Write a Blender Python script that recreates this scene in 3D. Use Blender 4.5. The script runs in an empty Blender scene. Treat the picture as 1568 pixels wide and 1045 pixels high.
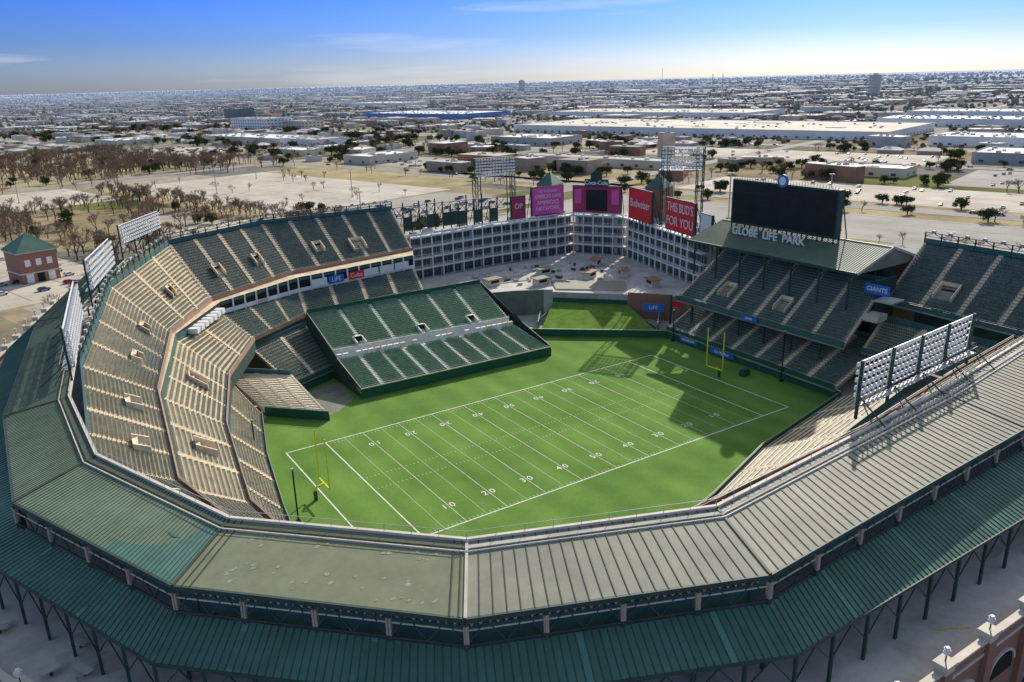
import bpy, math, random, bmesh
import numpy as np
from mathutils import Vector, Matrix
random.seed(7); rng=np.random.default_rng(7)
scn=bpy.context.scene
# ---------------------------------------------------------------- materials
MATS={}
def nodes(m):
    m.use_nodes=True; nt=m.node_tree; return nt, nt.nodes, nt.links
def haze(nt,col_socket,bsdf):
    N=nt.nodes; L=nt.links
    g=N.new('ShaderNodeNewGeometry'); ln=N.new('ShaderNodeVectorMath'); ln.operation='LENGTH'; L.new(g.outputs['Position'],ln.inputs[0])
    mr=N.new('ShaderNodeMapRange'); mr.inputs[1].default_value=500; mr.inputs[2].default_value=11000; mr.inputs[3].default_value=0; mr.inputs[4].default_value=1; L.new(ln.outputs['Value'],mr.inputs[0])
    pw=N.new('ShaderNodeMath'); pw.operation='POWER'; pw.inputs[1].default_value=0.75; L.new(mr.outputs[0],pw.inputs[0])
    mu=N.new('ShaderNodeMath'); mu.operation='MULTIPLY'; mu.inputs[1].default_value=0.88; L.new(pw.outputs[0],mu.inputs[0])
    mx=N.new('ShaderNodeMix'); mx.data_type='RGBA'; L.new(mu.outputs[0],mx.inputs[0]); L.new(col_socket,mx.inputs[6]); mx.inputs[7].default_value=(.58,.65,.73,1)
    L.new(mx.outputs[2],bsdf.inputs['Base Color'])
def mat(name,col,rough=.7,amt=.18,scale=.6,metal=0,hz=False,spec=.3,island=0):
    if name in MATS: return MATS[name]
    m=bpy.data.materials.new(name); nt,N,L=nodes(m); b=N['Principled BSDF']
    b.inputs['Roughness'].default_value=rough; b.inputs['Metallic'].default_value=metal
    b.inputs['Specular IOR Level'].default_value=spec
    g=N.new('ShaderNodeNewGeometry'); n=N.new('ShaderNodeTexNoise'); n.inputs['Scale'].default_value=scale; n.inputs['Detail'].default_value=5; n.inputs['Roughness'].default_value=.7
    L.new(g.outputs['Position'],n.inputs['Vector'])
    r=N.new('ShaderNodeMapRange'); r.inputs[1].default_value=.3; r.inputs[2].default_value=.7; r.inputs[3].default_value=1-amt; r.inputs[4].default_value=1+amt; L.new(n.outputs['Fac'],r.inputs[0])
    s=N.new('ShaderNodeVectorMath'); s.operation='SCALE'; s.inputs[0].default_value=col; L.new(r.outputs[0],s.inputs['Scale'])
    out=s.outputs[0]
    if island:
        r2=N.new('ShaderNodeMapRange'); r2.inputs[3].default_value=1-island; r2.inputs[4].default_value=1+island; L.new(g.outputs['Random Per Island'],r2.inputs[0])
        s2=N.new('ShaderNodeVectorMath'); s2.operation='SCALE'; L.new(out,s2.inputs[0]); L.new(r2.outputs[0],s2.inputs['Scale']); out=s2.outputs[0]
    if hz: haze(nt,out,b)
    else: L.new(out,b.inputs['Base Color'])
    MATS[name]=m; return m
def rampmat(name,cols,scale,hz=True,rough=.8):
    m=bpy.data.materials.new(name); nt,N,L=nodes(m); b=N['Principled BSDF']; b.inputs['Roughness'].default_value=rough; b.inputs['Specular IOR Level'].default_value=.1
    g=N.new('ShaderNodeNewGeometry')
    rp=N.new('ShaderNodeValToRGB'); rp.color_ramp.interpolation='CONSTANT'
    e=rp.color_ramp.elements
    while len(e)<len(cols): e.new(.5)
    for i,c in enumerate(cols): e[i].position=i/len(cols); e[i].color=(*c,1)
    L.new(g.outputs['Random Per Island'],rp.inputs[0])
    n=N.new('ShaderNodeTexNoise'); n.inputs['Scale'].default_value=scale; n.inputs['Detail'].default_value=4; L.new(g.outputs['Position'],n.inputs['Vector'])
    r=N.new('ShaderNodeMapRange'); r.inputs[1].default_value=.3; r.inputs[2].default_value=.7; r.inputs[3].default_value=.75; r.inputs[4].default_value=1.2; L.new(n.outputs['Fac'],r.inputs[0])
    s=N.new('ShaderNodeVectorMath'); s.operation='SCALE'; L.new(rp.outputs[0],s.inputs[0]); L.new(r.outputs[0],s.inputs['Scale'])
    if hz: haze(nt,s.outputs[0],b)
    else: L.new(s.outputs[0],b.inputs['Base Color'])
    MATS[name]=m; return m
conc=mat('concrete_tan',(.64,.53,.36),.9,.28,.3)
concd=mat('concrete_tan_shaded',(.37,.325,.25),.9,.25,.35)  # darker copy of the tan concrete, shade of far decks painted in
aisle=mat('aisle_concrete',(.74,.62,.45),.9,.2,.5)
aislew=mat('aisle_white',(.78,.77,.70),.8,.12,.5)
concg=mat('concrete_grey',(.46,.44,.40),.9,.3,.12)
slab=mat('service_paving',(.20,.21,.17),.9,.3,.3)
deckc=mat('promenade_concrete',(.58,.53,.49),.9,.3,.15)
seatm=mat('seat_green',(.055,.125,.11),.5,.25,.8,island=.3)
seatgl=mat('seat_green_glare',(.085,.105,.080),.5,.3,.6,island=.35)  # same green seats as the outfield, with sun glare put into the colour
seatg=mat('seat_bleacher_green',(.18,.29,.19),.6,.2,.8,island=.2)
seatb=mat('bleacher_tan',(.80,.70,.52),.8,.15,.8)
steel=mat('steel_green',(.036,.072,.060),.6,.2,1)
teal=mat('fascia_teal',(.055,.14,.135),.6,.2,.5)
wallg=mat('wall_green',(.022,.11,.065),.6,.15,.5)
fasc=mat('fascia_brown',(.36,.22,.15),.8,.25,.5)
postm=mat('column_cap_tan',(.40,.34,.26),.8,.25,.5)
cream=mat('rim_cream',(.62,.56,.46),.7,.15,.5)
white=mat('white_paint',(.82,.81,.79),.5,.06,.6)
linew=mat('field_line_paint',(.74,.77,.68),.9,.25,.9,spec=0)
grey=mat('grey_metal',(.42,.42,.41),.5,.1,1)
dark=mat('dark_void',(.02,.02,.02),.9,.2,1)
black=mat('black_panel',(.014,.018,.022),.35,.3,.3)
yellow=mat('goal_yellow',(.80,.78,.03),.5,.05,1)
roofA=mat('roof_grey_green',(.175,.24,.16),.55,.2,.25,spec=.3,island=.07)
roofB=mat('roof_membrane_olive',(.235,.245,.15),.8,.16,.35)
roofP=mat('roof_patch_pale',(.34,.35,.25),.8,.3,1.3)
roofC=mat('roof_weathered',(.265,.262,.195),.65,.22,.2,spec=.3,island=.06)
roofD=mat('roof_dark_green',(.060,.155,.110),.5,.25,.2,spec=.4,island=.08)
roofT=mat('roof_teal_patch',(.105,.235,.185),.5,.15,.3,spec=.4,island=.05)
ribd=mat('roof_seam_dark',(.07,.085,.06),.6,.15,1)
ribg=mat('roof_seam_green',(.03,.085,.062),.6,.15,1)
glass=mat('window_glass',(.05,.085,.09),.12,.4,.25,spec=.8)
red=mat('sign_red',(.85,.04,.05),.5,.08,.4); pink=mat('sign_pink',(.85,.11,.42),.5,.08,.4); blue=mat('sign_blue',(.03,.17,.60),.5,.08,.4)
maroon=mat('sign_maroon',(.42,.05,.12),.5,.1,.4)
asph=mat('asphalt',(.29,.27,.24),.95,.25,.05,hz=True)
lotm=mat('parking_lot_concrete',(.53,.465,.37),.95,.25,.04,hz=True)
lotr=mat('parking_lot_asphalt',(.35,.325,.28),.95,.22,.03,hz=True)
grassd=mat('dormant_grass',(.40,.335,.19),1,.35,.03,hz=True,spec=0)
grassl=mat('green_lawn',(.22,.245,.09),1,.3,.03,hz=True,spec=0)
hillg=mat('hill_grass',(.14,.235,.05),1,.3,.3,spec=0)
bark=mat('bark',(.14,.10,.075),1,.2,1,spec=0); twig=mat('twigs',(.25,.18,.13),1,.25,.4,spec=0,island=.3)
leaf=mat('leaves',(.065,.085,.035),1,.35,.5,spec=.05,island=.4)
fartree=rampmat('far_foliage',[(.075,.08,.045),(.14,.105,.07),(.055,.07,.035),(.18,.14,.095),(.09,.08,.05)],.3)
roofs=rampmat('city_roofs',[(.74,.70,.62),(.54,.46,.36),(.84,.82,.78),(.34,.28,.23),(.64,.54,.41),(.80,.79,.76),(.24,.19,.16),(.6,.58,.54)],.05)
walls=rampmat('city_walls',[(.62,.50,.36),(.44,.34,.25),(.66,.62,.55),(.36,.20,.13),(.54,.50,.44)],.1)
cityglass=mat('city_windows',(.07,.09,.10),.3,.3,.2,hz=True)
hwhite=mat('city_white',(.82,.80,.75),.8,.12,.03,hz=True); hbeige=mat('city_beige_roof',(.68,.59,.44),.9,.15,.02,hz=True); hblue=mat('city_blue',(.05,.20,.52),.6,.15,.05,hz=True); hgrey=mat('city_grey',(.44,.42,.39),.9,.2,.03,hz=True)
m=bpy.data.materials.new('red_brick'); nt,N,L=nodes(m); b=N['Principled BSDF']; b.inputs['Roughness'].default_value=.9
tc=N.new('ShaderNodeTexCoord'); bt=N.new('ShaderNodeTexBrick'); bt.inputs['Color1'].default_value=(.34,.14,.09,1); bt.inputs['Color2'].default_value=(.25,.10,.065,1); bt.inputs['Mortar'].default_value=(.40,.33,.27,1); bt.inputs['Scale'].default_value=3
mp=N.new('ShaderNodeMapping'); mp.inputs['Rotation'].default_value=(math.pi/2,0,0); L.new(tc.outputs['Object'],mp.inputs[0]); L.new(mp.outputs[0],bt.inputs[0]); L.new(bt.outputs[0],b.inputs['Base Color']); brick=m
m=bpy.data.materials.new('artificial_turf'); nt,N,L=nodes(m); b=N['Principled BSDF']; b.inputs['Roughness'].default_value=.95; b.inputs['Specular IOR Level'].default_value=.05
g=N.new('ShaderNodeNewGeometry'); n1=N.new('ShaderNodeTexNoise'); n1.inputs['Scale'].default_value=.05; n1.inputs['Detail'].default_value=6; n1.inputs['Roughness'].default_value=.65
n2=N.new('ShaderNodeTexNoise'); n2.inputs['Scale'].default_value=2.2; n2.inputs['Detail'].default_value=4
wv=N.new('ShaderNodeTexWave'); wv.inputs['Scale'].default_value=.0345; wv.inputs['Distortion'].default_value=1.2; wv.inputs['Detail'].default_value=2
for k in (n1,n2,wv): L.new(g.outputs['Position'],k.inputs['Vector'])
rp=N.new('ShaderNodeValToRGB'); rp.color_ramp.elements[0].position=.3; rp.color_ramp.elements[0].color=(.098,.200,.038,1); rp.color_ramp.elements[1].position=.72; rp.color_ramp.elements[1].color=(.190,.318,.070,1); L.new(n1.outputs['Fac'],rp.inputs[0])
a=N.new('ShaderNodeMapRange'); a.inputs[3].default_value=.78; a.inputs[4].default_value=1.22; L.new(n2.outputs['Fac'],a.inputs[0])
a2=N.new('ShaderNodeMapRange'); a2.inputs[3].default_value=.91; a2.inputs[4].default_value=1.06; L.new(wv.outputs['Fac'],a2.inputs[0])
mm=N.new('ShaderNodeMath'); mm.operation='MULTIPLY'; L.new(a.outputs[0],mm.inputs[0]); L.new(a2.outputs[0],mm.inputs[1])
sc=N.new('ShaderNodeVectorMath'); sc.operation='SCALE'; L.new(rp.outputs[0],sc.inputs[0]); L.new(mm.outputs[0],sc.inputs['Scale']); L.new(sc.outputs[0],b.inputs['Base Color']); turf=m
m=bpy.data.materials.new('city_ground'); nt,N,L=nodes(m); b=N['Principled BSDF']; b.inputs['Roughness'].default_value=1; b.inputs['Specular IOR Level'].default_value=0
g=N.new('ShaderNodeNewGeometry'); mp=N.new('ShaderNodeMapping'); mp.inputs['Rotation'].default_value=(0,0,math.radians(73.7)); L.new(g.outputs['Position'],mp.inputs[0])
vo=N.new('ShaderNodeTexVoronoi'); vo.distance='CHEBYCHEV'; vo.inputs['Scale'].default_value=.012; L.new(mp.outputs[0],vo.inputs['Vector'])
sp=N.new('ShaderNodeSeparateColor'); L.new(vo.outputs['Color'],sp.inputs[0])
rp=N.new('ShaderNodeValToRGB'); rp.color_ramp.interpolation='CONSTANT'; e=rp.color_ramp.elements
cs=[(.36,.295,.18),(.48,.42,.33),(.24,.20,.12),(.40,.33,.21),(.25,.23,.20),(.20,.21,.09),(.43,.37,.27),(.29,.25,.17)]
while len(e)<len(cs): e.new(.5)
for i,c in enumerate(cs): e[i].position=i/len(cs); e[i].color=(*c,1)
L.new(sp.outputs[0],rp.inputs[0])
n1=N.new('ShaderNodeTexNoise'); n1.inputs['Scale'].default_value=.02; n1.inputs['Detail'].default_value=9; n1.inputs['Roughness'].default_value=.75; L.new(g.outputs['Position'],n1.inputs['Vector'])
r=N.new('ShaderNodeMapRange'); r.inputs[1].default_value=.35; r.inputs[2].default_value=.66; r.inputs[3].default_value=.5; r.inputs[4].default_value=1.2; L.new(n1.outputs['Fac'],r.inputs[0])
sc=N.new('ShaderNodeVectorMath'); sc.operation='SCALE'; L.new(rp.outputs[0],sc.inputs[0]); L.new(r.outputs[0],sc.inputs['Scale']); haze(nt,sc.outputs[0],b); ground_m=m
# ---------------------------------------------------------------- mesh builder
class MB:
    def __init__(s): s.v=[]; s.f=[]; s.m=[]; s.mats=[]
    def mi(s,mt):
        if mt not in s.mats: s.mats.append(mt)
        return s.mats.index(mt)
    def face(s,pts,mt):
        k=len(s.v); s.v+= [tuple(p) for p in pts]; s.f.append(tuple(range(k,k+len(pts)))); s.m.append(s.mi(mt))
    def hexa(s,b,t,mt,cap=None):
        k=len(s.v); n=len(b); s.v+=[tuple(p) for p in b]+[tuple(p) for p in t]; i=s.mi(mt); j=s.mi(cap) if cap else i
        s.f.append(tuple(range(k+n-1,k-1,-1))); s.m.append(i); s.f.append(tuple(range(k+n,k+2*n))); s.m.append(j)
        for a in range(n):
            c=(a+1)%n; s.f.append((k+a,k+c,k+n+c,k+n+a)); s.m.append(i)
    def box(s,c,sz,ang,mt,cap=None):
        ca,sa=math.cos(ang),math.sin(ang); x,y,z=[q/2 for q in sz]
        P=[(c[0]+dx*ca-dy*sa,c[1]+dx*sa+dy*ca) for dx,dy in((-x,-y),(x,-y),(x,y),(-x,y))]
        s.hexa([(a,b,c[2]-z) for a,b in P],[(a,b,c[2]+z) for a,b in P],mt,cap)
    def beam(s,p,q,w,mt,h=None):
        p=Vector(p);q=Vector(q);d=(q-p)
        if d.length<1e-6:return
        d.normalize(); up=Vector((0,0,1)) if abs(d.z)<.95 else Vector((1,0,0))
        a=d.cross(up).normalized()*(w/2); b=a.cross(d).normalized()*((h or w)/2)
        s.hexa([p-a-b,p+a-b,p+a+b,p-a+b],[q-a-b,q+a-b,q+a+b,q-a+b],mt)
    def prism(s,poly,z0,z1,mt,cap=None):
        ar=sum(poly[i][0]*poly[(i+1)%len(poly)][1]-poly[(i+1)%len(poly)][0]*poly[i][1] for i in range(len(poly)))
        if ar<0: poly=poly[::-1]
        s.hexa([(a,b,z0) for a,b in poly],[(a,b,z1) for a,b in poly],mt,cap)
    def build(s,name,parent=None):
        me=bpy.data.meshes.new(name); me.from_pydata(s.v,[],s.f)
        for mt in s.mats: me.materials.append(mt)
        me.polygons.foreach_set('material_index',s.m); me.update()
        o=bpy.data.objects.new(name,me); scn.collection.objects.link(o)
        if parent: o.parent=parent
        return o
def quads(name,V,mt,parent=None):
    V=np.asarray(V,dtype=np.float32).reshape(-1,4,3); n=len(V)
    me=bpy.data.meshes.new(name); me.vertices.add(n*4); me.vertices.foreach_set('co',V.ravel())
    me.loops.add(n*4); me.loops.foreach_set('vertex_index',np.arange(n*4,dtype=np.int32)); me.polygons.add(n)
    me.polygons.foreach_set('loop_start',np.arange(0,n*4,4,dtype=np.int32)); me.polygons.foreach_set('loop_total',np.full(n,4,dtype=np.int32))
    me.materials.append(mt); me.update(calc_edges=True)
    o=bpy.data.objects.new(name,me); scn.collection.objects.link(o)
    if parent:o.parent=parent
    return o
def empty(name):
    o=bpy.data.objects.new(name,None); scn.collection.objects.link(o); return o
def lerp(a,b,t): return tuple(a[i]+(b[i]-a[i])*t for i in range(len(a)))
def pl_len(P): return sum(math.dist(P[i][:2],P[i+1][:2]) for i in range(len(P)-1))
def along(P,step):
    out=[]
    for i in range(len(P)-1):
        L=math.dist(P[i][:2],P[i+1][:2]); n=max(1,round(L/step)); ang=math.atan2(P[i+1][1]-P[i][1],P[i+1][0]-P[i][0])
        for k in range(n): out.append((lerp(P[i],P[i+1],k/n),lerp(P[i],P[i+1],(k+1)/n),ang))
    return out
def textobj(body,size,loc,rot,mt,parent,name='lettering',xs=1,ext=.03,off=0):
    cu=bpy.data.curves.new(name,'FONT'); cu.body=body; cu.size=size; cu.align_x='CENTER'; cu.align_y='CENTER'; cu.extrude=ext; cu.offset=off; cu.materials.append(mt)
    o=bpy.data.objects.new(name,cu); scn.collection.objects.link(o); o.location=loc; o.rotation_euler=rot; o.scale=(xs,1,1); o.parent=parent; return o
# ---------------------------------------------------------------- seating deck
def deck(name,F,B,nr,parent,seat=seatm,con=conc,ais=aisle,aw=1.3,asp=9.5,voms=(),under=True,fasc_m=fasc,fh=1.1,sp=.56):
    F=np.array(F,float);B=np.array(B,float); ns=len(F)-1
    st=[];S=[];A=[];mb=MB(); zz=np.array([0,0,1.])
    for j in range(ns):
        f0,f1,b0,b1=F[j],F[j+1],B[j],B[j+1]
        Lm=.5*(np.linalg.norm(f1-f0)+np.linalg.norm(b1-b0)); na=max(1,round(Lm/asp)); nse=int(Lm/sp)
        u=(np.arange(nse)+.5)/nse
        d=np.abs(u*na-np.round(u*na))/na*Lm
        keep0=d>aw/2+.2
        for i in range(nr):
            t0=i/nr;t1=(i+1)/nr
            p0=f0+(b0-f0)*t0;p1=f1+(b1-f1)*t0;q0=f0+(b0-f0)*t1;q1=f1+(b1-f1)*t1
            Q0=q0.copy();Q0[2]=p0[2];Q1=q1.copy();Q1[2]=p1[2]
            st.append([p0,p1,Q1,Q0]); st.append([Q0,Q1,q1,q0])
            keep=keep0.copy()
            for (vj,vu,w,r0,r1) in voms:
                if vj==j and r0<=i<r1: keep&=(np.abs(u-vu)*Lm>w/2+.2)
            uu=u[keep][:,None]
            P=p0+(p1-p0)*uu; D=(Q0+(Q1-Q0)*uu)-P; tdir=(p1-p0)/np.linalg.norm(p1-p0); h=tdir*.24
            dl=np.linalg.norm(D,axis=1,keepdims=True)+1e-6; Dn=D/dl
            a=P+D*.95-Dn*.50+zz*.43; b=P+D*.95-Dn*.12+zz*.40; c=P+D*.95+zz*.80
            S.append(np.stack([a-h,a+h,b+h,b-h],1)); S.append(np.stack([b-h,b+h,c+h,c-h],1))
            rise=q0[2]-p0[2]
            for k in range(na+1):
                ua=k/na; x0=p0+(p1-p0)*ua; q=Q0+(Q1-Q0)*ua; hh=tdir*aw/2
                if k==0: l,r=x0*0,hh
                elif k==na: l,r=-hh,x0*0
                else: l,r=-hh,hh
                m_=x0*.5+q*.5; up=np.array([0,0,rise*.5]); up1=np.array([0,0,.02])
                A.append([m_+l,m_+r,m_+r+up,m_+l+up]); A.append([m_+l+up,m_+r+up,q+r+up,q+l+up]); A.append([x0+l+up1,x0+r+up1,m_+r+up1,m_+l+up1])
        for (vj,vu,w,r0,r1) in voms:
            if vj!=j: continue
            def pt(u_,t_): return f0+(f1-f0)*u_+((b0+(b1-b0)*u_)-(f0+(f1-f0)*u_))*t_
            hw=w/2/Lm; z0=pt(vu,r0/nr)[2]; z1=pt(vu,r1/nr)[2]
            a=pt(vu-hw,r0/nr);b=pt(vu+hw,r0/nr);c=pt(vu+hw,r1/nr);d_=pt(vu-hw,r1/nr)
            for p_,q_ in((a,d_),(b,c)):
                dd=(b-a)/np.linalg.norm(b-a)*.15
                mb.hexa([tuple(p_[:2]-dd[:2])+(p_[2]-.1,),tuple(p_[:2]+dd[:2])+(p_[2]-.1,),tuple(q_[:2]+dd[:2])+(p_[2]-.1,),tuple(q_[:2]-dd[:2])+(p_[2]-.1,)],
                        [tuple(p_[:2]-dd[:2])+(p_[2]+1.3,),tuple(p_[:2]+dd[:2])+(p_[2]+1.3,),tuple(q_[:2]+dd[:2])+(q_[2]+1,),tuple(q_[:2]-dd[:2])+(q_[2]+1,)],ais)
            mb.face([tuple(d_[:2])+(z0,),tuple(c[:2])+(z0,),tuple(c[:2])+(z1+1,),tuple(d_[:2])+(z1+1,)],ais)
            nrm=(a-d_); nrm[2]=0; nrm=nrm/np.linalg.norm(nrm)*.9
            dd=(c-d_); p_=d_+dd*.12+nrm;q_=d_+dd*.88+nrm
            mb.face([(p_[0],p_[1],z0+.06),(q_[0],q_[1],z0+.06),(q_[0],q_[1],z0+2.3),(p_[0],p_[1],z0+2.3)],dark)
            mb.face([(p_[0]-nrm[0],p_[1]-nrm[1],z0+2.35),(q_[0]-nrm[0],q_[1]-nrm[1],z0+2.35),(q_[0]+.001,q_[1],z0+2.35),(p_[0],p_[1],z0+2.35)],ais)
    par=parent
    quads(name+'_steps',st,con,par)
    if seat: quads(name+'_seats',np.concatenate(S),seat,par)
    quads(name+'_aisles',A,ais,par)
    for j in range(ns):
        f0,f1,b0,b1=[tuple(q) for q in (F[j],F[j+1],B[j],B[j+1])]
        mb.beam((f0[0],f0[1],f0[2]+fh/2-.35),(f1[0],f1[1],f1[2]+fh/2-.35),.2,fasc_m,h=fh)
        mb.beam((f0[0],f0[1],f0[2]+fh),(f1[0],f1[1],f1[2]+fh),.08,grey)
        if under:
            mb.face([(f0[0],f0[1],f0[2]-.9),(f1[0],f1[1],f1[2]-.9),(b1[0],b1[1],b1[2]-1.2),(b0[0],b0[1],b0[2]-1.2)],concg)
            mb.beam((b0[0],b0[1],b0[2]),(b1[0],b1[1],b1[2]),.25,teal,h=2.2)
    for k in (0,-1):
        f,b=F[k],B[k]
        for i in range(nr):
            p=f+(b-f)*i/nr;q=f+(b-f)*(i+1)/nr
            mb.face([(p[0],p[1],p[2]-1),(q[0],q[1],q[2]-1),(q[0],q[1],p[2]),(p[0],p[1],p[2])],con)
    mb.build(name+'_structure',par); return par
stad=empty('baseball_stadium')
UF=[(21.4,110.6),(-24.3,101.8),(-53.5,83.6),(-69.1,58.2),(-79.3,18.5),(-84,-22.8),(-79,-48),(-60,-66),(-37,-74),(12,-71),(46,-66),(78,-62)]
UB=[(24,131.5,34),(-24,132,34),(-57,115,34),(-79,71,33),(-91.5,14,31.8),(-95,-29,31.3),(-90,-56,31.2),(-69,-79,31.2),(-41,-89.5,31.2),(12,-86,31.2),(46,-82,31.2),(78,-78,31.2)]
U3=[p+(22.5,) for p in UF]
deck('upper_deck_outfield',U3[:3],UB[:3],22,stad,con=concd,voms=[(0,.42,5,4,9),(0,.72,3,6,10),(1,.3,3,6,10),(1,.75,3,6,10)])
deck('upper_deck_infield',U3[2:],UB[2:],18,stad,seat=seatgl,aw=1.0,asp=12,voms=[(0,.5,3,6,9),(1,.25,4,5,8),(1,.7,4,5,8),(2,.3,4,5,9),(2,.75,4,5,9),(3,.4,4,5,9)])
TF=[(14.1,88.9),(-27,85.3),(-46.6,71.2),(-59.7,46.5),(-67.9,17.4),(-73.1,-17.7),(-70,-44),(-54,-60),(-34,-67.5),(12,-64),(46,-58),(74,-53)]
TB=[(18,103.5,17.5),(-25,96.5,17.5),(-51.8,82,18.6),(-68.4,57.8,20.8),(-78.7,18.4,21.2),(-83.4,-22.7,21.2),(-78.6,-47.6,21.2),(-59.7,-65.6,21.2),(-36.9,-73.6,21.2),(12,-70.6,21.2),(46,-65.6,21.2),(77.6,-61.5,21.2)]
T3=[p+(13,) for p in TF]
deck('club_deck_outfield',T3[:3],TB[:3],12,stad,con=concd)
deck('club_deck_infield',T3[2:],TB[2:],12,stad,seat=seatgl,aw=1.0,asp=12,voms=[(1,.5,4,4,8),(2,.5,4,4,8)])
LF=[(-53.5,46),(-59.6,21.8),(-64,-3),(-66,-18),(-63,-38),(-49,-52),(-25,-55),(5,-46.5),(28.7,-38),(66,-30)]
LB=[(-58.5,53),(-67,20),(-71,-3),(-73.5,-20),(-71,-44),(-54.5,-61),(-28,-67),(8,-61),(35,-54),(72,-46)]
deck('lower_deck',[p+(1.6,) for p in LF],[p+(9.5,) for p in LB],12,stad,seat=seatgl,asp=12,aw=1,fasc_m=wallg)
deck('bleacher_section',[(-52.2,48.2,1.7),(-40.3,35.8,1.7)],[(-57.5,67,7.6),(-41.5,58.5,5.6)],17,stad,seat=None,con=seatb,ais=seatb,asp=5,fasc_m=wallg)
deck('corner_lower_deck',[(-42,57,3),(-27,64,3)],[(-47.5,71,10.5),(-28,84,10.5)],14,stad,con=concd,fasc_m=wallg)
deck('right_upper_deck',[(93.8,-22,20),(91.4,-62,20)],[(113.5,-20,33),(111,-62,33)],22,stad,con=concd,voms=[(0,.35,5,4,9)],fasc_m=teal)
deck('right_club_deck',[(80,-26,10),(80,-52,10)],[(91,-24,16),(91,-60,16)],12,stad,fasc_m=teal)
deck('porch_lower_deck',[(70,34,3),(67.5,-28,3)],[(90,36,11),(88,-28,11)],20,stad,con=concd,fasc_m=wallg)
deck('porch_upper_deck',[(74.2,34.5,12),(73.9,-25,12)],[(98,37,24.5),(96,-21,24.5)],24,stad,con=concd,voms=[(0,.25,4,5,10),(0,.6,4,5,10)],fasc_m=teal,fh=1.4)
mb=MB()
for j in range(len(TB)-1):
    far=j<2
    for a,b,_ in along([TB[j],TB[j+1]],4.5 if far else 9):
        mb.face([(a[0],a[1],a[2]-.2),(b[0],b[1],b[2]-.2),(b[0],b[1],22.1),(a[0],a[1],22.1)],dark)
        if far:
            mb.beam((a[0],a[1],17.3),(a[0],a[1],22.0),.5,white); mb.beam((a[0],a[1],a[2]+.6),(b[0],b[1],b[2]+.6),.3,white if random.random()<.8 else cream,h=1.2)
            mb.beam((a[0],a[1],21.4),(b[0],b[1],21.4),.3,teal,h=.7)
    mb.face([(*TB[j][:2],22.11),(*TB[j+1][:2],22.11),(*UF[j+1],22.11),(*UF[j],22.11)],conc)
    mb.face([(*TF[j],12.7),(*TF[j+1],12.7),(*TF[j+1],9.2),(*TF[j],9.2)],steel)
for k in range(7):
    p=lerp(TB[2],TB[3],.12+.1*k); q=lerp(TF[2],TF[3],.12+.1*k); mb.box((p[0]*.9+q[0]*.1,p[1]*.9+q[1]*.1,20.6),(1.9,2.4,1.3),1.0,white)
mb.build('suite_boxes',stad)
sg=MB()
for i,(t,c) in enumerate([(.30,blue),(.47,red),(.60,white),(.74,white),(.16,white),(.88,white)]):
    a=lerp(TB[1],TB[0],t); an=math.atan2(TB[0][1]-TB[1][1],TB[0][0]-TB[1][0]); sg.box((a[0],a[1]-.45,19.4),(5.5,.3,2.4),an,c)
    if i<2: textobj('LIFE' if i==0 else 'Coke',2.0,(a[0],a[1]-.7,19.4),(math.pi/2,0,an),white,stad)
sg.build('suite_signs',stad)
fl=MB(); OUT=[(-90,114),(-108,58),(-116.5,-3),(-115.5,-36),(-100,-71.5),(-76,-94.5),(-46,-107.5),(13,-107.5),(47,-104),(78,-100),(118,-94),(135,-60),(135,0),(132,60),(130,118),(112,141),(60,142),(30,142),(-24,142),(-62,128)]
fl.face([(x*.99,y*.99,-.012) for x,y in OUT],concg); fl.build('stadium_floor',stad)
field=empty('football_field')
tf=MB(); tf.face([(x,y,0) for x,y in [(-53.5,46),(-59.6,21.8),(-64,-3),(-66,-18),(-63,-38),(-49,-52),(-25,-55),(5,-46.5),(28.7,-38),(68.5,-29.5),(70,33.5),(39.1,59.6),(33,82),(-42,82),(-42,57)]],turf)
tf.face([(x,y,.004) for x,y in[(-41,38.5),(-36,40),(-29.5,46),(-29,60),(-42,56)]],slab)
tf.build('turf',field)
ln=MB()
def line(x0,y0,x1,y1,w,z=.004):
    d=Vector((x1-x0,y1-y0)).normalized(); n=Vector((-d.y,d.x))*w/2
    ln.face([(x0-n.x,y0-n.y,z),(x1-n.x,y1-n.y,z),(x1+n.x,y1+n.y,z),(x0+n.x,y0+n.y,z)],linew)
X=54.86;Y=24.38
for s in(-1,1):
    line(-X-.15,s*Y,X+.15,s*Y,.28); line(s*X,-Y+.2,s*X,Y-.2,.28); line(s*45.72,-Y+.2,s*45.72,Y-.2,.26)
yd=.9144
for k in range(-9,10): line(k*5*yd,-Y+.2,k*5*yd,Y-.2,.11 if k%2==0 else .055)
for k in range(-49,50):
    if k%5:
        for y in(-Y+.6,Y-1.2,-2.82,2.82): line(k*yd,y-.25,k*yd,y+.25,.08)
ln.build('yard_lines',field)
for k in range(-4,5):
    t=str(50-abs(k)*10); t=t[0]+' '+t[1]
    for s in(-1,1): textobj(t,2.35,(k*10*yd,s*17.3,.009),(0,0,0 if s<0 else math.pi),linew,field,ext=0,name='yard_number',xs=.95,off=.01)
wl=MB()
def wall(P,z0,z1,mt,w=.3):
    for a,b in zip(P[:-1],P[1:]): wl.beam((a[0],a[1],(z0+z1)/2),(b[0],b[1],(z0+z1)/2),w,mt,h=z1-z0)
wall(LF,0,1.6,wallg); wall([(66,-29.7),(68.5,-29.3),(70,33.8),(68,35.3),(39.1,59.8),(35,64),(33,82)],0,2.4,wallg)
wall([(68.3,-29.3),(69.8,33.8),(68,35.2),(39.1,59.7)],2.42,2.52,cream,.36)
wall([(-52.2,48.2),(-40.3,35.8),(-42,57),(-27,64)],0,1.7,wallg)
wall([(43.5,66),(57.5,76.5),(74.5,58),(68.3,37)],2.4,3.1,wallg,.2)
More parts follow.
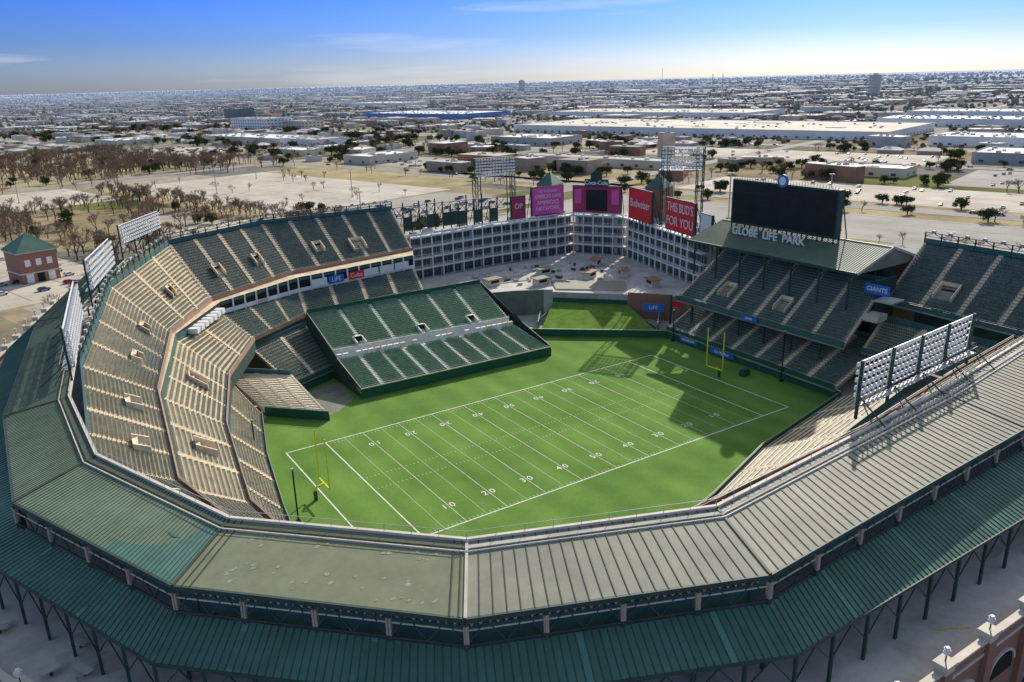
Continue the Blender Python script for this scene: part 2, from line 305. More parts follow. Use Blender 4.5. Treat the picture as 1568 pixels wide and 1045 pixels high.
wall([(57.5,77),(75,58.4)],3.2,6.0,wallg,.6)
wall([(55,79),(57.5,77)],0,8.9,concg,.4); wall([(75,58),(84,46.5)],0,8.9,brick,.4); wall([(30,90),(46,84),(55,79)],0,8.9,slab,.4)
for (a,b) in(((36,63),(36,80)),((42,64),(50,74)),((70,38),(80,48))): wall([a,b],0,3.2,wallg,.2); wall([a,b],3.25,3.35,grey,.25)
wl.build('outfield_wall',stad)
h=MB(); h.hexa([(40.5,60,0),(57.5,77,0),(74.8,58,0),(68,36.3,0)],[(40.5,60,2.2),(57.5,77,4.6),(74.8,58,4.6),(68,36.3,2.2)],hillg); h.build('grass_hill')
te=MB(); te.prism([(16,104),(30,90.2),(46,84.2),(55.2,79.2),(57.8,77.3),(75.2,58.6),(84,46.7),(101,50),(115,107),(103,125),(26,123)],0,8,concg,deckc)
for (x,y,a) in [(60,88,.1),(80,85,.4),(92,80,1),(70,100,0),(95,100,.6),(46,98,.1),(90,62,1.3)]:
    te.box((x,y,9.2),(5,3,2.4),a,cream); te.box((x,y,10.6),(6.4,4.2,.25),a,fasc if x>70 else roofC); te.box((x,y,9.6),(3.6,3.1,1.0),a,dark)
te.prism([(60,78.5),(78,62),(86,72),(66,90)],8.0,8.5,concg,roofC); te.prism([(44,100),(60,96),(64,104),(46,108)],8,8.3,concg,concg)
for i in range(60):
    x=random.uniform(45,100);y=random.uniform(80,116)
    if y<150-1.1*x: continue
    te.box((x,y,8.5),(1.8,.8,.75),random.uniform(0,3),random.choice([concg,cream,steel]))
te.build('outfield_terrace',stad)
# ---------------------------------------------------------------- roofs
RI=[(-69,105),(-87.2,49),(-95,-5.1),(-94.3,-30.8),(-84.3,-57.3),(-65.3,-76.2),(-39.7,-86.4),(11.6,-82.3),(45.2,-77.9),(75,-73.8),(112,-69)]
RO=[(-78,108),(-96,53),(-104,-3.6),(-104.1,-35.3),(-91.8,-64.2),(-70.8,-85.2),(-43,-96.6),(11.7,-94.2),(46,-90.5),(76,-86.5),(114,-82)]
LO=[(-84,111),(-102,56),(-110.5,-3),(-109.5,-34),(-95,-67.3),(-72.7,-88.9),(-44.4,-101.3),(12,-101.5),(46,-98),(77,-94),(116,-89)]
zi,zo,zl,zlo=33,31.5,28.2,26
rm=[roofA,roofA,roofA,roofA,roofB,roofC,roofC,roofC,roofC,roofC]
ro=MB()
for j in range(10):
    a,b,c,d=RI[j],RI[j+1],RO[j+1],RO[j]
    ro.hexa([(*a,zi-.35),(*b,zi-.35),(*c,zo-.35),(*d,zo-.35)][::-1],[(*a,zi),(*b,zi),(*c,zo),(*d,zo)][::-1],rm[j])
    L=math.dist(d,c)
    if j!=4:
        n=int(L/(.62 if j<4 else 1.3)); rw,rh=(.06,.08) if j<4 else (.10,.10)
        for k in range(n):
            p=lerp(a,b,k/n);q=lerp(d,c,k/n); p2=lerp(a,b,(k+1)/n);q2=lerp(d,c,(k+1)/n)
            pm=roofT if (j==3 and k/n>.60) else rm[j]
            ro.face([(*p,zi+.012),(*q,zo+.012),(*q2,zo+.012),(*p2,zi+.012)],pm)
            if k: ro.beam((*p,zi+.04),(*q,zo+.04),rw,ribd,h=rh)
    else:
        for k in (.03,.06,.95,.98): ro.beam((*lerp(a,b,k),zi+.05),(*lerp(d,c,k),zo+.05),.12,ribd,h=.12)
        vv=Vector((d[0]-a[0],d[1]-a[1])); 
        nrm_=Vector((c[1]-d[1],-(c[0]-d[0]))).normalized()
        if nrm_.dot(vv)<0: nrm_=-nrm_
        dep=nrm_.dot(vv)
        for k in range(90):
            u_=random.choice([random.gauss(.2,.05),random.gauss(.45,.12),random.gauss(.8,.06)]); v_=random.choice([random.uniform(.1,.35),random.uniform(.6,.9)]); u_=min(.9,max(.1,u_)); cx,cy=lerp(lerp(a,b,u_),lerp(d,c,u_),v_)
            R_=random.uniform(.06,.34); pts=[(cx+R_*random.uniform(.4,1.8)*math.cos(t),cy+R_*random.uniform(.3,1.0)*math.sin(t)) for t in np.linspace(0,6.28,9)[:-1]]
            ro.face([(x_,y_,zi+(zo-zi)*(nrm_.dot(Vector((x_-a[0],y_-a[1])))/dep)+.008+k*.0002) for x_,y_ in pts],roofP)
    ro.beam((*a,zi+.08),(*d,zo+.08),.3,ribd if j!=5 else cream,h=.14)
    e,f=LO[j],LO[j+1]
    ro.hexa([(*d,zl-.3),(*c,zl-.3),(*f,zlo-.3),(*e,zlo-.3)][::-1],[(*d,zl),(*c,zl),(*f,zlo),(*e,zlo)][::-1],roofD)
    n=int(math.dist(e,f)/.8); off=random.randint(0,9)
    for k in range(n):
        p=lerp(d,c,k/n);q=lerp(e,f,k/n); p2=lerp(d,c,(k+1)/n);q2=lerp(e,f,(k+1)/n)
        ro.face([(*p,zl+.012),(*q,zlo+.012),(*q2,zlo+.012),(*p2,zl+.012)],roofT if (k+off)%17==0 else roofD)
        ro.beam((*p,zl+.04),(*q,zlo+.04),.07,ribg,h=.1)
    ro.beam((*a,zi+.15),(*b,zi+.15),.4,cream,h=.32); ro.beam((*a,zi+1.1),(*b,zi+1.1),.05,grey)
    for s0,s1,_ in along([a,b],3): ro.beam((*s0,zi+.3),(*s0,zi+1.1),.05,grey)
    a3=lerp(a,d,.10);b3=lerp(b,c,.10); ro.beam((*a3,zi-.08),(*b3,zi-.08),.6,ribd if j<5 else concg,h=.1)
    a2=lerp(a,d,.17);b2=lerp(b,c,.17); z2=zi+(zo-zi)*.17; ro.beam((*a2,z2+.10),(*b2,z2+.10),.14,cream,h=.2)
    ro.beam((*c,zo-.2),(*d,zo-.2),.3,steel,h=.5); ro.beam((*e,zlo-.15),(*f,zlo-.15),.3,steel,h=.35)
ro.build('roof_panels',stad)
tr=MB()
for j in range(10):
    for a,b,ang in along([RO[j],RO[j+1]],8):
        z0,z1=zl+.1,zo-.4
        tr.beam((*a,z0-8),(*a,z1),.4,steel); m_=lerp(a,b,.5); tr.box((a[0],a[1],z1-1.3),(.5,.5,1.9),ang,postm)
        q1=lerp(a,b,.25); q3=lerp(a,b,.75)
        for p_,q_ in(((*a,z0+.3),(*q1,z1)),((*q1,z1),(*m_,z0+.3)),((*m_,z0+.3),(*q3,z1)),((*q3,z1),(*b,z0+.3))): tr.beam(p_,q_,.13,steel)
        tr.beam((*a,z0+.3),(*b,z0+.3),.16,steel); tr.beam((*a,z1-.9),(*b,z1-.9),.12,cream)
        ix,iy=-math.sin(ang),math.cos(ang)
        if ix*(-a[0])+iy*(-a[1])<0: ix,iy=-ix,-iy
        A_=(a[0]+ix*2.2,a[1]+iy*2.2);B_=(b[0]+ix*2.2,b[1]+iy*2.2)
        tr.face([(*A_,27),(*B_,27),(*B_,29.0),(*A_,29.0)],teal)
        for q in range(9):
            e0=lerp(A_,B_,q/9); e1=lerp(A_,B_,(q+1)/9); tr.beam((e0[0]-ix*.1,e0[1]-iy*.1,29.1),(e1[0]-ix*.1,e1[1]-iy*.1,30.6),.10,aisle); tr.beam((e1[0]-ix*.1,e1[1]-iy*.1,29.1),(e0[0]-ix*.1,e0[1]-iy*.1,30.6),.10,aisle)
    for a,b,ang in along([LO[j],LO[j+1]],5.5):
        m_=lerp(a,b,.5)
        tr.beam((*a,20),(*a,zlo-.3),.32,steel); tr.beam((*a,22.6),(*m_,zlo-.4),.12,steel); tr.beam((*b,22.6),(*m_,zlo-.4),.12,steel)
    for k in range(0,2):
        a=lerp(RI[j],RI[j+1],k/2); d=lerp(RO[j],RO[j+1],k/2); tr.beam((*a,zi-.6),(*d,zo-.6),.3,steel); tr.beam((*lerp(a,d,.45),24),(*lerp(a,d,.45),zi-.8),.4,steel)
tr.build('roof_steelwork',stad)
ow=MB(); n=len(OUT)
inn=[(-62,104),(-80,55),(-88,-4),(-87.5,-28),(-79,-52),(-62,-70),(-39,-80),(12,-76),(45,-71),(76,-67),(113,-63)]
for j in range(10):
    ow.hexa([(*OUT[j],19.6),(*OUT[j+1],19.6),(*inn[j+1],19.6),(*inn[j],19.6)],[(*OUT[j],20),(*OUT[j+1],20),(*inn[j+1],20),(*inn[j],20)],concg,deckc)
    for k in range(11):
        p=lerp(lerp(OUT[j],OUT[j+1],random.random()),lerp(inn[j],inn[j+1],random.random()),random.uniform(.08,.3))
        if random.random()<.5: ow.box((p[0],p[1],20.75),(2,.9,.1),random.uniform(0,3),concg); ow.box((p[0],p[1],20.35),(.3,.3,.7),0,steel); ow.box((p[0]+.9,p[1]+.6,20.4),(1.6,.35,.08),.4,concg)
        else: ow.face([(p[0],p[1],20.006+k*.001),(p[0]+random.uniform(1,3),p[1],20.006+k*.001),(p[0]+random.uniform(1,3),p[1]+1.5,20.006+k*.001),(p[0],p[1]+1.6,20.006+k*.001)],concg)
pyl=mat('paving_yellow',(.6,.42,.05),.9,.2,1); ow.box((-21,-104,20.03),(4,.18,.02),-.5,pyl)
for j in range(n):
    a,b=OUT[j],OUT[(j+1)%n]; top=20 if j<10 else 17
    ow.face([(*a,5),(*b,5),(*b,top),(*a,top)],brick)
    ow.beam((*a,top+.5),(*b,top+.5),.5,brick,h=1.0); ow.beam((*a,top+1.1),(*b,top+1.1),.8,cream,h=.25); ow.beam((*a,top-.6),(*b,top-.6),.5,cream,h=.4)
    ang=math.atan2(b[1]-a[1],b[0]-a[0]); nx,ny=math.sin(ang),-math.cos(ang)
    for p,q,_ in along([a,b],8.5):
        ow.box((p[0],p[1],(5+top+1.8)/2),(1.5,1.2,top+1.8-5),ang,brick,cream); ow.box((p[0],p[1],top+1.4),(1.6,1.3,.8),ang,cream); ow.box((p[0],p[1],top+1.95),(1.9,1.6,.3),ang,cream)
        ow.beam((p[0],p[1],top+2),(p[0],p[1],top+2.9),.12,steel)
        for zz_,rr in((3.0,.25),(3.2,.38),(3.45,.38),(3.65,.25)): ow.box((p[0],p[1],top+zz_),(rr*1.5,rr*1.5,.22),ang+zz_*2,white)
        c=lerp(p,q,.5); r=2.6
        for base,hh in((8,4.2),(14.2,2.0)):
            pts=[(-r,0),(r,0)]+[(r*math.cos(t),hh*.6+r*math.sin(t)*.75) for t in np.linspace(0,math.pi,9)]
            ow.face([(c[0]+u*math.cos(ang)+nx*.06,c[1]+u*math.sin(ang)+ny*.06,base+v) for u,v in pts],dark)
            arc=[(r*1.02*math.cos(t),hh*.6+r*math.sin(t)*.77) for t in np.linspace(0,math.pi,9)]
            for s0,s1 in zip(arc[:-1],arc[1:]):
                P=[(c[0]+u*math.cos(ang)+nx*.1,c[1]+u*math.sin(ang)+ny*.1,base+v) for u,v in(s0,s1)]
                ow.beam(P[0],P[1],.3,cream)
ow.build('outer_wall_and_promenade',stad)
tk=MB()
def crown(P,h):
    for a,b,ang in along(P,4.5):
        za=a[2];zb=b[2]; m_=lerp(a,b,.5)
        tk.beam((a[0],a[1],za-12),(a[0],a[1],za+h),.3,steel)
        tk.beam((a[0],a[1],za+h),(b[0],b[1],zb+h),.22,steel); tk.beam((a[0],a[1],za+h-1.1),(b[0],b[1],zb+h-1.1),.18,steel)
        tk.beam((a[0],a[1],za+h-1.1),(m_[0],m_[1],m_[2]+h),.14,steel); tk.beam((m_[0],m_[1],m_[2]+h),(b[0],b[1],zb+h-1.1),.14,steel)
        tk.box((m_[0],m_[1],m_[2]+h+.35),(1.0,.5,.6),ang,grey)
        tk.face([(a[0],a[1],za),(b[0],b[1],zb),(b[0],b[1],7),(a[0],a[1],7)],teal)
crown(UB[:5],2.7); crown([(113.5,-20,33),(111,-62,33)],2.7)
tk.build('upper_deck_crown_truss',stad)
# ---------------------------------------------------------------- temporary grandstand
tg=empty('temporary_grandstand')
deck('stand_lower_section',[(-28.3,44.2,2.2),(31.2,42.2,2.2)],[(-27.8,60,5.9),(29,57,5.9)],19,tg,seat=seatg,con=seatg,ais=aislew,aw=1.1,asp=6.7,fasc_m=wallg,under=False)
deck('stand_upper_section',[(-28,63.5,7.6),(28.5,60.5,7.6)],[(-28,82,14),(31,81.5,14)],21,tg,seat=seatg,con=seatg,ais=aislew,aw=1.1,asp=9.5,voms=[(0,.155,2.6,0,4),(0,.5,2.6,0,4),(0,.79,2.6,0,4)],fasc_m=aislew,fh=1.0,under=False)
g=MB()
g.face([(-27.8,60,5.9),(29,57,5.9),(28.5,60.5,5.9),(-28,63.5,5.9)],aislew)
g.face([(-28,63.4,5.9),(28.5,60.4,5.9),(28.5,60.4,7.6),(-28,63.4,7.6)],aislew)
for k in range(30):
    t=(k+.5)/30; p=lerp((-28,61.3),(28.6,58.4),t)
    if random.random()<.8: g.box((p[0],p[1],6.6),(1.4,.9,1.4),-.05,random.choice([white,white,aislew,cream]))
g.beam((-28.3,44.1,1.1),(31.2,42.1,1.1),.25,wallg,h=2.2); g.beam((-28.3,44.0,2.8),(31.2,42.0,2.8),.12,seatb,h=.3)
for x,B1,B2 in((-28.2,44.2,82),(31.1,42.2,81.5)):
    g.face([(x,B1,0),(x,B2,0),(x,B2,14.9),(x,63.5 if x<0 else 60.5,8.4),(x,60 if x<0 else 57,6.8),(x,B1,3)],steel)
    g.beam((x,B1,3),(x,60 if x<0 else 57,6.9),.12,cream); g.beam((x,62,8.5),(x,B2,15),.12,cream)
g.beam((-28,82.1,14.8),(31,81.6,14.8),.15,wallg,h=1.6); g.face([(-28,82.2,0),(31,81.7,0),(31,81.7,14),(-28,82.2,14)],steel)
g.build('stand_frame',tg)
# ---------------------------------------------------------------- porch roof + video board
pr=MB()
a,b,c,d,e,f=(84.8,41.2,28),(84.6,-19.5,28),(100,-19.5,33),(100,40.5,33),(115,-19.5,28),(115,41,28)
for q in((a,b,c,d),(d,c,e,f)):
    pr.hexa([(x,y,z-.4) for x,y,z in q][::-1],list(q)[::-1],roofA)
for k in range(0,81):
    t=k/80; pr.beam((84.7,41.2-60.7*t,28.06),(100,40.5-60*t,33.06),.08,ribd,h=.1)
pr.beam(a,b,.4,steel,h=.6); pr.beam(c,d,.5,roofA,h=.3)
for p_,q_ in((b,c),(c,e)): pr.beam(p_,q_,.35,cream,h=.7)
pr.face([(84.6,-19.3,27.8),(115,-19.3,27.8),(100,-19.3,32.8)],roofC)
for k in range(7):
    y=38-k*9.2; pr.beam((85,y,17.5),(85,y,27.8),.4,steel); pr.beam((75.5,y,2.5),(75.5,y,12),.5,steel)
    pr.beam((85,y,24.5),(92,y,30.2),.2,steel); pr.beam((96.5,y,8),(96.5,y,31),.5,steel); pr.beam((85,y,27.4),(115,y,27.4),.25,steel)
    for q in range(2): pr.beam((85,y,25.3),(85,y-9.2*(q*2-1)*.35,27.7),.16,steel)
pr.face([(99,41,8),(99,-21,8),(99,-21,27),(99,41,27)],steel); pr.face([(115,41,7),(115,-20,7),(115,-20,28),(115,41,28)],brick)
pr.box((94,-22,14),(9,.6,24),0,steel); pr.box((86,-25,17.5),(5,4,1.6),.1,cream); pr.box((88,-27,22),(6,5,.4),.1,concg)
pr.build('home_run_porch_roof',stad)
vb=empty('video_scoreboard'); v=MB(); y0,y1=33.8,-3.2; xv=96.6
v.box((xv+1.2,(y0+y1)/2,40.1),(2.2,y0-y1+1.2,13.8),0,steel)
v.face([(xv,y0,34),(xv,y1,34),(xv,y1,46.4),(xv,y0,46.4)],black)
for k in range(8):
    y=y0-k*(y0-y1)/7; v.beam((xv+2.5,y,28),(xv+2.5,y,47),.4,steel); v.beam((xv+7,y,30),(xv+2.5,y,45),.25,steel); v.beam((xv,y,31.5),(xv,y,33.3),.3,steel)
for zz in(37.1,40.2,43.3): v.beam((xv-.02,y0,zz),(xv-.02,y1,zz),.03,steel)
for k in range(1,8): v.beam((xv-.02,y0-k*4.6,34.1),(xv-.02,y0-k*4.6,46.3),.03,steel)
v.beam((xv+.2,y0,47.2),(xv+.2,y1,47.2),.2,grey)
for k in range(38): v.beam((xv+.2,y0-k,46.9),(xv+.2,y0-k,48),.1,grey)
v.build('board',vb)
textobj("GLOBE  LIFE  PARK",3.2,(92.6,16.5,31.9),(math.pi/2,0,-math.pi/2),white,vb,name='sign_letters',ext=.2,off=.06)
s=MB()
pts=[(xv-.3,15.3+1.9*math.cos(t),47.9+1.9*math.sin(t)) for t in np.linspace(0,2*math.pi,20,endpoint=False)]
s.hexa(pts,[(p[0]+.4,p[1],p[2]) for p in pts],blue); s.face([(xv-.35,15.3+1.2*math.cos(t),47.9+1.2*math.sin(t)) for t in np.linspace(0,2*math.pi,20,endpoint=False)],white); s.build('team_roundel',vb)
# ---------------------------------------------------------------- office building
ob=empty('office_building'); o=MB()
OP=[(26.4,123),(64,126.3),(103.5,125),(115,107),(101,50)]
for j in range(4):
    a,b=OP[j],OP[j+1]; ang=math.atan2(b[1]-a[1],b[0]-a[0]); nx,ny=-math.sin(ang),math.cos(ang)
    L=math.dist(a,b)
    sh=lambda p,dd:(p[0]+nx*dd,p[1]+ny*dd)
    o.prism([sh(a,2.2),sh(b,2.2),sh(b,14),sh(a,14)],7,23.6,concg,hgrey)
    o.face([(*sh(a,2.0),8),(*sh(b,2.0),8),(*sh(b,2.0),23.6),(*sh(a,2.0),23.6)],glass)
    for z in(12,16,20,24):
        c0,c1=sh(a,1),sh(b,1); o.beam((*c0,z-.25),(*c1,z-.25),2.4,white,h=.5)
        if z<24: o.beam((*sh(a,-.1),z+1.0),(*sh(b,-.1),z+1.0),.1,white,h=.1); o.beam((*sh(a,-.1),z+.55),(*sh(b,-.1),z+.55),.06,white,h=.06)
    o.beam((*sh(a,.2),24.9),(*sh(b,.2),24.9),.3,white,h=.35)
    for p,q,_ in along([a,b],4.6):
        o.beam((*p,8),(*p,24.6),.4,white)
        m1=lerp(p,q,.33);m2=lerp(p,q,.67)
        for m_ in(m1,m2): o.beam((*sh(m_,1.9),8.4),(*sh(m_,1.9),23.5),.15,grey)
        for z in(8,12,16,20):
            o.beam((*sh(p,1.9),z+2.9),(*sh(q,1.9),z+2.9),.12,white)
            if random.random()<.35: o.face([(*sh(p,1.94),z+.3),(*sh(m1,1.94),z+.3),(*sh(m1,1.94),z+2.6),(*sh(p,1.94),z+2.6)],hgrey)
    for k in range(int(L/9)):
        t=random.random(); p=sh(lerp(a,b,t),random.uniform(4,12)); o.box((p[0],p[1],24.3),(random.uniform(1.5,4),2,1.4),ang,random.choice([grey,cream,concg]))
o.build('facade_and_floors',ob)
for (x,y) in((98,134),(124,96)):
    g=MB(); g.box((x,y,30),(8,8,13),.3,brick)
    P=[(x+6*math.cos(t+.3),y+6*math.sin(t+.3),36.5) for t in(math.pi/4,3*math.pi/4,5*math.pi/4,7*math.pi/4)]; ap=(x,y,41.5)
    for i in range(4): g.face([P[i],P[(i+1)%4],ap],roofD)
    g.face(P[::-1],cream); g.build('roof_tower')
def bill(name,c,w,z0,z1,ang,mt,lines,frame=steel,tcol=white):
    e=empty(name); g=MB(); ca,sa=math.cos(ang),math.sin(ang); h=(z1-z0)
    g.box((c[0],c[1],(z0+z1)/2),(w,.5,h),ang,frame); nx,ny=sa,-ca
    pts=[(c[0]+u*ca+nx*.27,c[1]+u*sa+ny*.27,zz) for u,zz in((-w/2+.3,z0+.3),(w/2-.3,z0+.3),(w/2-.3,z1-.3),(-w/2+.3,z1-.3))]; g.face(pts,mt)
    k=int(w/3)+1
    for i in range(k+1):
        u=-w/2+w*i/k; p=(c[0]+u*ca-nx*.5,c[1]+u*sa-ny*.5); g.beam((*p,z0-4),(*p,z1),.3,frame); g.beam((p[0]-nx*4,p[1]-ny*4,z0-2),(*p,z1-1),.2,frame)
    g.build('panel_and_frame',e)
    for (t,s_,dz,xs) in lines: textobj(t,s_,(c[0]+nx*.33,c[1]+ny*.33,(z0+z1)/2+dz),(math.pi/2,0,ang),tcol,e,xs=xs,off=.0)
    return e
a3=math.atan2(50-107,101-115)
bill('billboard_sign',(92,127.6),15,25,36.6,-.12,pink,[("GO RANGERS",1.4,3.9,1),("AMERICA'S GAME",2.2,1.7,.72),("AMERICA'S",2.2,-.7,.95),("NETWORK",2.2,-3.1,1)])
bill('billboard_sign',(77.5,127.6),6.5,24.5,34,-.1,maroon,[("DP",3.0,0.6,1)])
bill('billboard_sign',(110.6,92),18.5,24.8,37,a3,red,[("Budweiser",4.4,.3,.85)])
bill('billboard_sign',(104.3,64.2),19.5,24.8,36.5,a3,red,[("THIS BUD'S",4.6,2.6,.76),("FOR YOU",4.6,-2.4,.92)])
bill('billboard_sign',(99.8,47.5),7,25,34,a3,white,[],tcol=blue)
ac=math.atan2(107-125,115-103.5)
e=bill('center_field_scoreboard',(110.5,118.5),21,24.8,36,ac,maroon,[])
nx,ny=math.sin(ac),-math.cos(ac); g=MB(); cx,cy=110.5+nx*.45,118.5+ny*.45
g.box((cx,cy,30),(9,.3,8.5),ac,black); g.box((cx,cy,37.2),(10,.8,3.0),ac,steel); g.box((cx,cy,39.6),(4.5,1.2,1.8),ac,steel)
for u in(-8,8): g.box((cx+u*math.cos(ac),cy+u*math.sin(ac),31.5),(3,.3,6),ac,pink)
g.face([(cx-2.8*math.cos(ac),cy-2.8*math.sin(ac),40.5),(cx+2.8*math.cos(ac),cy+2.8*math.sin(ac),40.5),(cx,cy,42.5)],steel); g.build('screen',e)
textobj("Coca-Cola",2.3,(cx+nx*.5,cy+ny*.5,37.2),(math.pi/2,0,ac),white,e,off=.05)
g=MB()
for a,b,ang in along([(22,132),(46,133),(72,129)],3.4):
    h0=35+random.uniform(-3,2)
    g.beam((*a,24),(*a,h0),.35,steel); g.beam((*a,30),(*b,30),.2,steel); g.beam((*a,34),(*b,34),.2,steel); g.beam((*a,27),(*b,27),.2,steel); g.beam((*a,30),(*b,34),.15,steel); g.beam((*b,30),(*a,34),.15,steel); g.beam((a[0],a[1]+4,24),(*a,33),.2,steel)
    if random.random()<.6: g.face([(*a,25),(*b,25),(*b,30),(*a,30)],steel)
g.build('steel_windscreen',stad)
for (x,y,z,w,hh,c,t,an) in [(69.8,24,1.6,7,1.5,blue,"GLOBE LIFE",-math.pi/2),(69.0,10,1.6,9,1.7,blue,"Do MyOwn",-math.pi/2),(73.6,5,12.4,6,1.2,blue,"LOANS",-math.pi/2),(77.0,47.5,5.6,7,2.6,blue,"LIFE",-math.pi/4*1.15),(82,42,7,4,2,red,"",-math.pi/4),(88.8,-23.2,24,7,2.6,blue,"GIANTS",-math.pi/2)]:
    e=empty('advertising_sign'); g=MB(); nx,ny=math.sin(an),-math.cos(an); g.box((x+nx*.3,y+ny*.3,z),(w,.2,hh),an,c); g.build('panel',e)
    if t: textobj(t,hh*.65,(x+nx*.45,y+ny*.45,z),(math.pi/2,0,an),white,e,off=.02)
# ---------------------------------------------------------------- light banks and towers
def bank(p,q,z0,z1,zbase,nx,ny,cols,rows=5,tilt=.25):
    e=empty('stadium_light_bank'); g=MB(); ang=math.atan2(q[1]-p[1],q[0]-p[0])
    for r in range(rows+1):
        z=z0+(z1-z0)*r/rows; k=tilt*(r/rows)
        g.beam((p[0]-nx*k,p[1]-ny*k,z),(q[0]-nx*k,q[1]-ny*k,z),.2,white)
    for c in range(cols+1):
        t=c/cols; a=lerp(p,q,t); g.beam((*a,z0),(a[0]-nx*tilt,a[1]-ny*tilt,z1),.11,white)
    for r in range(rows):
        for c in range(cols):
            a=lerp(p,q,(c+.5)/cols); z=z0+(z1-z0)*(r+.5)/rows
            rr=.34*(z1-z0)/rows; C0=[];C1=[]
            for t in np.linspace(0,2*math.pi,8,endpoint=False):
                du=math.cos(t)*rr; C0.append((a[0]+nx*.15+du*.6*math.cos(ang),a[1]+ny*.15+du*.6*math.sin(ang),z+math.sin(t)*rr*.6)); C1.append((a[0]+nx*.5+du*math.cos(ang),a[1]+ny*.5+du*math.sin(ang),z-.1+math.sin(t)*rr))
            g.hexa(C0,C1,white)
    L=math.dist(p,q); k=max(2,round(L/8))
    for i in range(k+1):
        a=lerp(p,q,i/k); g.beam((a[0]-nx*.4,a[1]-ny*.4,zbase),(a[0]-nx*.5,a[1]-ny*.5,z1+.3),.35,steel)
        g.beam((a[0]-nx*5,a[1]-ny*5,zbase+.2),(a[0]-nx*.5,a[1]-ny*.5,z0+.8),.16,steel); g.beam((a[0]-nx*3,a[1]-ny*3,zbase),(a[0]-nx*1.2,a[1]-ny*1.2,z0),.12,steel)
    g.beam((p[0]-nx*1,p[1]-ny*1,z0-.4),(q[0]-nx*1,q[1]-ny*1,z0-.4),1.2,grey,h=.12); g.beam((p[0]-nx*1.7,p[1]-ny*1.7,z0+.7),(q[0]-nx*1.7,q[1]-ny*1.7,z0+.7),.07,grey)
    g.build('bank_frame_and_lamps',e)
bank((-6,-80),(27.2,-77.3),35.2,40.8,32.6,0,1,28)
bank((-93.5,2),(-88.5,38),35.5,42,32.6,1,-.2,26)
bank((-84.5,54),(-76.5,80),36.5,43,32.6,1,-.3,20)
bank((-71,103),(-57,125),37.5,42.5,32,.85,-.5,20)
def tower(c,w,z0,z1,ang,lh):
    e=empty('stadium_light_tower'); g=MB(); ca,sa=math.cos(ang),math.sin(ang)
    P=lambda u,v:(c[0]+u*ca-v*sa,c[1]+u*sa+v*ca)
    for u in(-w/2,w/2):
        for du in(0,2.2 if u<0 else -2.2):
            for v in(0,3): g.beam((*P(u+du,v),z0),(*P(u+du,v),z1),.28,steel)
        z=z0; d2=2.2 if u<0 else -2.2; fl_=0
        while z<z1-2:
            g.beam((*P(u+(d2 if fl_ else 0),0),z),(*P(u+(0 if fl_ else d2),0),z+2.6),.13,steel); g.beam((*P(u,0),z),(*P(u+d2,0),z),.12,steel); g.beam((*P(u,0),z),(*P(u,3),z+2.6),.12,steel); z+=2.6; fl_^=1
    n=int(w/1.15); R=int(lh/1.15)
    for r in range(R):
        zz=z1-lh+(r+.5)*lh/R; g.beam((*P(-w/2,-.3),zz-.3),(*P(w/2,-.3),zz-.3),.12,cream)
        for i in range(n): q=P(-w/2+(i+.5)*w/n,-.7); g.box((*q,zz),(.75,.4,.7),ang,white)
    for zz in(z1-lh,z1): g.beam((*P(-w/2,.8),zz),(*P(w/2,.8),zz),1.2,grey,h=.15)
    g.build('lattice_and_lamps',e)
tower((68.5,130),17,20,49.5,-.15,7)
tower((113.5,73.5),15,20,53.5,-1.0,8)
# ---------------------------------------------------------------- goal posts and small items
for s in(-1,1):
    e=empty('goal_post'); g=MB(); xb=s*(X+2); xc=s*X
    def tube(p,q,r): g.beam(p,q,r*2,yellow)
    tube((xb,0,0),(xb,0,2.2),.17)
    prev=(xb,0,2.2)
    for t in np.linspace(0,math.pi/2,5)[1:]:
        nx_=(xb-s*2*(1-math.cos(t)),0,2.2+.85*math.sin(t)); tube(prev,nx_,.14); prev=nx_
    tube((xc,-2.82,3.05),(xc,2.82,3.05),.12)
    for y in(-2.82,2.82): tube((xc,y,3.05),(xc,y,13.7),.11)
    g.box((xb,0,1),(.6,.6,2),0,wallg); g.build('uprights_and_crossbar',e)
for (x,y,h0) in((-62.5,-6,11),(-61,26,9),(67.5,-12,14),(69,30,10)):
    g=MB(); g.beam((x,y,0),(x,y,h0),.25,black); g.box((x,y,.2),(.8,.8,.4),0,black); g.box((x,y,h0),(.5,.5,.3),0,grey); g.build('net_pole')
g=MB(); g.box((63.5,-3,.8),(3,1.8,1),.2,wallg); g.box((63.5,-3,1.5),(2.4,1.4,.4),.2,steel); g.box((63.5,-3,.2),(2.6,1.4,.3),.2,black); g.build('equipment_cart')
# ---------------------------------------------------------------- ground, roads, lots
G0=7.0
gm=MB(); R=45000; k=len(OUT)
for j in range(k):
    a,b=OUT[j],OUT[(j+1)%k]; ta=math.atan2(a[1],a[0]);tb=math.atan2(b[1],b[0])
    gm.face([(*a,G0),(R*math.cos(ta),R*math.sin(ta),G0),(R*math.cos(tb),R*math.sin(tb),G0),(*b,G0)],ground_m)
gm.build('ground')
def W(s,t): return (.96*s+.28*t,.28*s-.96*t)
GA=math.atan2(-.96,.28); GS=math.atan2(.28,.96)
def rect(mb_,s0,s1,t0,t1,z,mt): mb_.face([(*W(s0,t0),z),(*W(s0,t1),z),(*W(s1,t1),z),(*W(s1,t0),z)],mt)
lots=MB()
LOTS=[(165,300,-190,260,lotr),(130,262,-520,-290,lotm),(20,112,-560,-455,lotm),(345,420,-160,180,lotm),(350,430,-520,-400,lotr),(560,640,-330,-60,lotm),(335,400,-900,-760,lotm),(150,250,-285,-200,lotr),(-60,0,-330,-200,lotm),(440,540,-20,140,lotr),(60,125,-300,-170,lotm),(-140,-70,-330,-120,lotm)]
